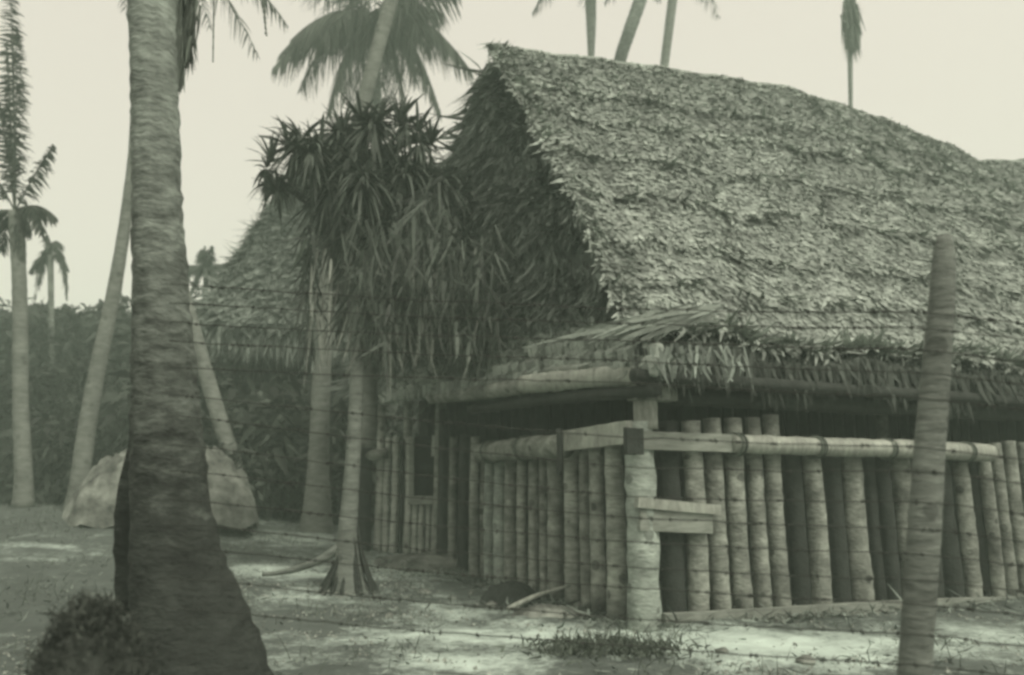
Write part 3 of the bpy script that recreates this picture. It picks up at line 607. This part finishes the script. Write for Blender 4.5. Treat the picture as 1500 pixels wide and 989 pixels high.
for i in range(3):
    rt_ = empty('jungle_tree', (0, 0, 0), 'x', 'tree', 'trees behind the clearing')
    make_bush('t', 2.6, 5200, .30, 16, trunk_h=2.2).build('crown', M_['bush'], rt_)
    st = MB(); st.tube(resample([(0, 0, -.3), rn(3) * .1 + UP * 2, rn(3) * .3 + UP * 4.5], 9), np.linspace(.2, .08, 9), n=9, jit=.05)
    for k in range(5): a = rng.uniform(0, 6.28); st.tube(resample([UP * rng.uniform(2, 3.4), (math.cos(a) * 1.0, math.sin(a) * 1.0, 4.2), (math.cos(a) * 1.6, math.sin(a) * 1.6, 5)], 6), np.linspace(.07, .02, 6), n=6)
    st.build('trunk', M_['bark'], rt_); TPROTO.append(rt_)
def place(protos, used, i, loc, rz, sc, label):
    p = protos[i % 3]
    if (i % 3) not in used: used.add(i % 3); p.location = loc; p.rotation_euler = (0, 0, rz); p.scale = (sc,) * 3; p['label'] = label
    else: copy_tree(p, loc, rz, sc, label)
used = set()
TL = [(-10, 455, 33, 'dark jungle tree at the far left edge of the treeline'), (60, 450, 36, 'jungle tree behind the slim palm at the left edge'),
      (105, 462, 33, 'jungle tree between the slim palm and the right leaning trunk'), (160, 470, 37, 'jungle tree just behind the right leaning palm trunk'),
      (225, 470, 34, 'jungle tree hidden mostly by the foreground trunk'), (290, 448, 33, 'jungle tree below the small tufted palm'),
      (335, 470, 30, 'jungle tree filling the space right of the left leaning trunk'), (400, 480, 31, 'jungle tree under the eave of the smaller hut'),
      (20, 520, 27, 'low jungle tree in front of the treeline at far left'), (150, 530, 26, 'low jungle tree behind the coral bank'),
      (390, 540, 25, 'low jungle tree between the smaller hut and the pale curving trunk'), (300, 530, 25, 'low jungle tree touching the left leaning trunk'), (80, 540, 25, 'low jungle tree between the two left palm trunks')]
for i, (u, v, Y, lab) in enumerate(TL):
    q = P(u, v, Y); sc = (q[2] - 1.0) / 5.3; place(TPROTO, used, i, (q[0], Y, 1.0), i * 1.7, sc, lab)
used = set()
BL = [(-5, 640, 22, 'bush at the left edge behind the slim palm trunk'), (70, 650, 22, 'bush filling the gap between the two left palm trunks'), (160, 600, 22, 'bush above the left half of the coral bank'),
      (100, 620, 24, 'taller bush just left of the right leaning trunk'), (320, 590, 21, 'bush behind the left leaning trunk'), (375, 610, 20, 'bush right of the left leaning trunk foot'),
      (420, 600, 20, 'bush left of the pale curving trunk'), (500, 610, 20, 'bush between the curving trunk and the pandanus stem'), (450, 560, 22, 'taller bush behind the pale curving trunk'),
      (400, 650, 18.5, 'low bush on the ground left of the curving trunk'), (250, 600, 22, 'bush hidden mostly by the foreground trunk'), (350, 540, 23, 'tall bush under the smaller hut'), (560, 570, 21, 'bush seen above the far stockade run'), (20, 560, 25, 'tall bush at the far left under the trees')]
for i, (u, v, Y, lab) in enumerate(BL):
    q = P(u, v, Y); g = gz(q[0], Y); sc = max(.4, (q[2] - g) / 1.75); place(BPROTO, used, i, (q[0], Y, g), i * 2.1, sc, lab)
def mound(name, label, cat, c, r, h, mat_, seedn=0, group=None, rough=.012, pw=2):
    n1, n2 = 40, 18; V = []; ph = rng.uniform(0, 6, 6)
    for j in range(n2):
        for i in range(n1):
            a = i / n1 * 2 * math.pi; k = j / (n2 - 1); lump = 1 + .12 * math.sin(3 * a + ph[0]) + .07 * math.sin(7 * a + ph[1] + k * 4)
            hh = h * (1 - k ** pw) ** (.7 if pw != 1.7 else .95) * (1 + .10 * k * math.sin(5 * a + ph[2] + 3 * k)) + rng.normal(0, rough) * (k > 0)
            V.append((c[0] + math.cos(a) * r[0] * k * lump, c[1] + math.sin(a) * r[1] * k * lump, c[2] + hh - .06))
    F = [(j * n1 + i, j * n1 + (i + 1) % n1, (j + 1) * n1 + (i + 1) % n1, (j + 1) * n1 + i) for j in range(n2 - 1) for i in range(n1)]
    return MB().add(V, F).build(name, M_[mat_], None, origin=c, smooth=True, label=label, cat=cat, group=group)
q = P(250, 740, 16.3); mound('rubble_bank', 'long pale coral rubble bank rising behind the foreground palm trunk', 'rubble bank', (q[0], 16.3, gz(q[0], 16.3)), (135 * 16.3 / FPX, 1.4), zat(250, 652, 16.3) - gz(q[0], 16.3), 'coral', rough=.075, pw=2.9)
q = P(135, 905, 3.6); bm = mound('overgrown_boulder', 'dark rounded boulder covered in tangled growth at the bottom left beside the foreground palm', 'boulder', (q[0], 3.6, 0), (.31, .29), zat(135, 884, 3.6), 'rock', pw=2.6, rough=.008)
vs = np.array([v_.co[:] for v_ in bm.data.vertices]); nn = 5200; k = rng.integers(0, len(vs), nn); B = vs[k] + rn(nn, 3) * .03 + np.array(bm.location)
out = unit((vs[k]) * (1, 1, .6)); D = unit(out * .7 + rn(nn, 3) * .8)
MB().strips(B, D, unit(rn(nn, 3)), rng.uniform(.015, .05, nn), .012, rn(nn, 3) * .5).build('moss', M_['moss'], bm)
q = P(885, 955, 7.3); mound('litter_heap', 'low dark heap of litter on the pale sand before the corner post', 'litter heap', (q[0], 7.0, 0), (.55, .4), .13, 'ground')
p = np.array([(q[0] + rng.normal(0, .28), 7.0 + rng.normal(0, .18), .05) for _ in range(1500)]); n = len(p)
MB().strips(p, unit(rn(n, 3) * .8 + UP), unit(rn(n, 3)), rng.uniform(.03, .07, n), .02, rn(n, 3) * .8).build('ground_cover', M_['grass'], None, kind='stuff', label='low dark ground cover growing on the litter heap before the corner post', cat='ground cover')
q = P(750, 880, 9.5); mound('earth_heap', 'small dark earth heap against the foot of the side logs', 'earth heap', (q[0], 10.2, 0), (.40, .35), .30, 'log_dark')
q = P(800, 890, 9.2); mound('rubble_heap', 'pale coral rubble heap beside the fallen stick at the side logs', 'rubble heap', (q[0], 9.1, 0), (.5, .3), .17, 'coral')
q = P(600, 830, 12); mound('sand_bank', 'flat pale sand bank under the far log run', 'sand bank', (q[0], 14.2, gz(q[0], 14.2)), (1.05, .8), .22, 'coral')
MB().tube(resample([P(745, 892, 8.9), P(785, 872, 9.3), P(835, 858, 9.6)], 10), np.linspace(.03, .018, 10), n=7, jit=.1).build('stick', M_['log_pale'], None, origin=P(745, 892, 8.9), label='pale fallen stick lying on the rubble at the side logs', cat='stick', smooth=True)
# loose stones
st0 = None
SL = [(690, 872), (705, 862), (662, 880), (590, 868), (720, 890), (850, 892), (640, 858), (620, 872), (560, 852), (1180, 975), (1060, 960), (570, 905), (830, 905), (770, 905), (865, 880), (545, 838)]
for i, (u, v) in enumerate(SL):
    d = ray(u, v); t = EYE / -d[2]; loc = (d[0] * t, d[1] * t, .02); r = rng.uniform(.04, .09)
    nn = 8; V = []; 
    mbx = MB(); mbx.tube([np.array((0, 0, z)) for z in (-.04, .02, r * .5, r * .75)], [r * .8, r, r * .75, r * .35], n=7, jit=.45)
    mbx.V = [x + np.array(loc) for x in mbx.V]
    mbx.build('stone', M_['coral'], None, origin=loc, label='pale coral stone lying loose on the ground near the stockade', cat='stone', group='loose coral stones')
# coral gravel: small angular chips
n = 16000; x = rng.uniform(-5, 7, n); y = 4 + 11 * rng.uniform(0, 1, n) ** 1.4; f = np.sin(x * 1.7 + np.sin(y * 2.3)) * np.sin(y * 2.6 + x * .4) + rng.normal(0, .4, n)
k = f > .0; x, y = x[k], y[k]; n = len(x); c = np.stack([x, y, [gz(a, b_) + .01 for a, b_ in zip(x, y)]], 1); r_ = rng.uniform(.006, .024, n)[:, None, None]
T = np.array([(1, 0, -.2), (-.5, .87, -.2), (-.5, -.87, -.2), (0, 0, 1)]) + rng.normal(0, .3, (n, 4, 3)); V = (c[:, None] + T * r_ * (1, 1, .8)).reshape(-1, 3)
b4 = np.arange(n)[:, None] * 4; F = np.concatenate([b4 + np.array(q_) for q_ in ((0, 1, 3, 3), (1, 2, 3, 3), (2, 0, 3, 3), (0, 2, 1, 1))])
MB().add(V, F).build('gravel', M_['chips'], None, kind='stuff', label='small broken coral chips scattered over the sand', cat='gravel')
# litter and grass
n = 1500; s_ = rng.uniform(0, 7, n); w_ = rng.random(n) < .5
p = np.where(w_[:, None], C + np.outer(s_, dR) + np.outer(rng.exponential(.15, n) + .12, nR), C + np.outer(s_, dL) + np.outer(rng.exponential(.2, n) + .12, nL)); p[:, 2] = [gz(a, b_) + .02 for a, b_ in p[:, :2]]
D = unit(rn(n, 3) * (1, 1, .25)); MB().strips(p + UP * rng.uniform(0, .05, n)[:, None], D, unit(np.cross(D, UP) + rn(n, 3) * .5), rng.uniform(.06, .25, n), rng.uniform(.01, .03, n), rn(n, 3) * .3).build('leaf_debris', M_['litter'], None, kind='stuff', label='dead leaf debris gathered along the foot of the log walls', cat='leaf debris')
def scatter(n, x0, x1, y0, y1, dens=None):
    x = rng.uniform(x0, x1, n); y = y0 + (y1 - y0) * rng.uniform(0, 1, n) ** 1.3
    z = np.array([gz(a, b_) for a, b_ in zip(x, y)]); f = np.sin(x * 2.1 + np.sin(y * 1.3) * 2) * np.sin(y * 1.7 + x * .6) + rng.normal(0, .35, n)
    return np.stack([x, y, z], 1), f
p, f = scatter(26000, -12, 9, 3.2, 20); p = p[f > -.1]; n = len(p); D = unit(rn(n, 3) * (1, 1, .18)); 
lt = MB().strips(p + UP * rng.uniform(.0, .05, n)[:, None], D, unit(np.cross(D, UP) + rn(n, 3) * .4), rng.uniform(.03, .14, n), rng.uniform(.01, .03, n), UP[None] * rng.uniform(-.1, .3, n)[:, None], prof=(.4, 1, .3))
lt.build('leaf_litter', M_['litter'], None, kind='stuff', label='dry palm leaf litter strewn over the sand', cat='leaf litter')
p, f = scatter(30000, -12, 9, 3.2, 19); p = p[f > .45]; n = len(p); D = unit(rn(n, 3) * .45 + UP)
MB().strips(p, D, unit(rn(n, 3) * (1, 1, .1)), rng.uniform(.04, .16, n), .010, rn(n, 3) * .4, prof=(1, .8, .1)).build('grass', M_['grass'], None, kind='stuff', label='short sparse grass growing in tufts through the litter', cat='grass')

# ------------------------------------------------------------------ barbed wire fence in the foreground
pbase = P(1338, 1130, 4.1)
bwf = empty('barbed_wire_fence', (pbase[0], 4.1, 0), 'barbed wire fence strung from the foreground palm to a leaning round post', 'wire fence')
pst = trunk([(1334, 1160, 47, 4.1), (1340, 980, 45, 4.1), (1352, 800, 45, 4.1), (1362, 650, 42, 4.1), (1373, 520, 38, 4.1), (1381, 420, 34, 4.1), (1383, 365, 30, 4.1), (1384, 346, 20, 4.1)], m=60, n=16, ring=.02, jit=.04)
pst.build('post', M_['bark'], bwf, smooth=True)
WL = [(420, 452, 457), (447, 474, 480), (476, 499, 512), (503, 528, 546), (541, 560, 583), (583, 640, 655), (613, 684, 690), (655, 727, 735), (693, 757, 775), (735, 793, 812), (770, 830, 850), (805, 860, 885), (850, 905, 930), (895, 945, 975)]
for i, (a, b_, c) in enumerate(WL):
    ctrl = [P(248, a - 4, 4.93), P(300, a, 4.9), P(600, (a + b_) / 2 + 3, 4.65), P(900, b_, 4.42), P(1150, (b_ + c) / 2 + 3, 4.2), P(1362, c, 3.99), P(1480, c + 16, 3.9), P(1620, c + 30, 3.8)]
    q = resample(ctrl, 60); q[:, 2] += rng.normal(0, .0025, 60)
    w = MB().tube(q, .0036, n=5, cap=False)
    for k in range(40):
        j = rng.uniform(1, 58); c0 = q[int(j)] + (q[int(j) + 1] - q[int(j)]) * (j % 1)
        for _ in range(2):
            d = unit(rn(3)); w.tube([c0 - d * .014, c0 + d * .014], .0032, n=4, cap=False)
        w.tube([c0 - (.007, 0, 0), c0 + (.007, 0, 0)], .0072, n=5)
    w.build('wire', M_['wire'], bwf)

# ------------------------------------------------------------------ misty air
hm = bpy.data.materials.new('misty air'); hm.use_nodes = True; n = hm.node_tree; n.nodes.clear()
pv = n.nodes.new('ShaderNodeVolumePrincipled'); pv.inputs['Color'].default_value = (.79, .98, .86, 1); pv.inputs['Density'].default_value = .006; pv.inputs['Anisotropy'].default_value = .0
o_ = n.nodes.new('ShaderNodeOutputMaterial'); n.links.new(pv.outputs[0], o_.inputs['Volume'])
x0, x1, y0, y1, z0, z1 = -111, 111, -26, 121, -1.3, 26
V = [(x, y, z) for z in (z0, z1) for y in (y0, y1) for x in (x0, x1)]
MB().add(V, [(0, 2, 3, 1), (4, 5, 7, 6), (0, 1, 5, 4), (2, 6, 7, 3), (0, 4, 6, 2), (1, 3, 7, 5)]).build('haze', hm, None, kind='stuff', label='thin misty air over the whole clearing', cat='haze')
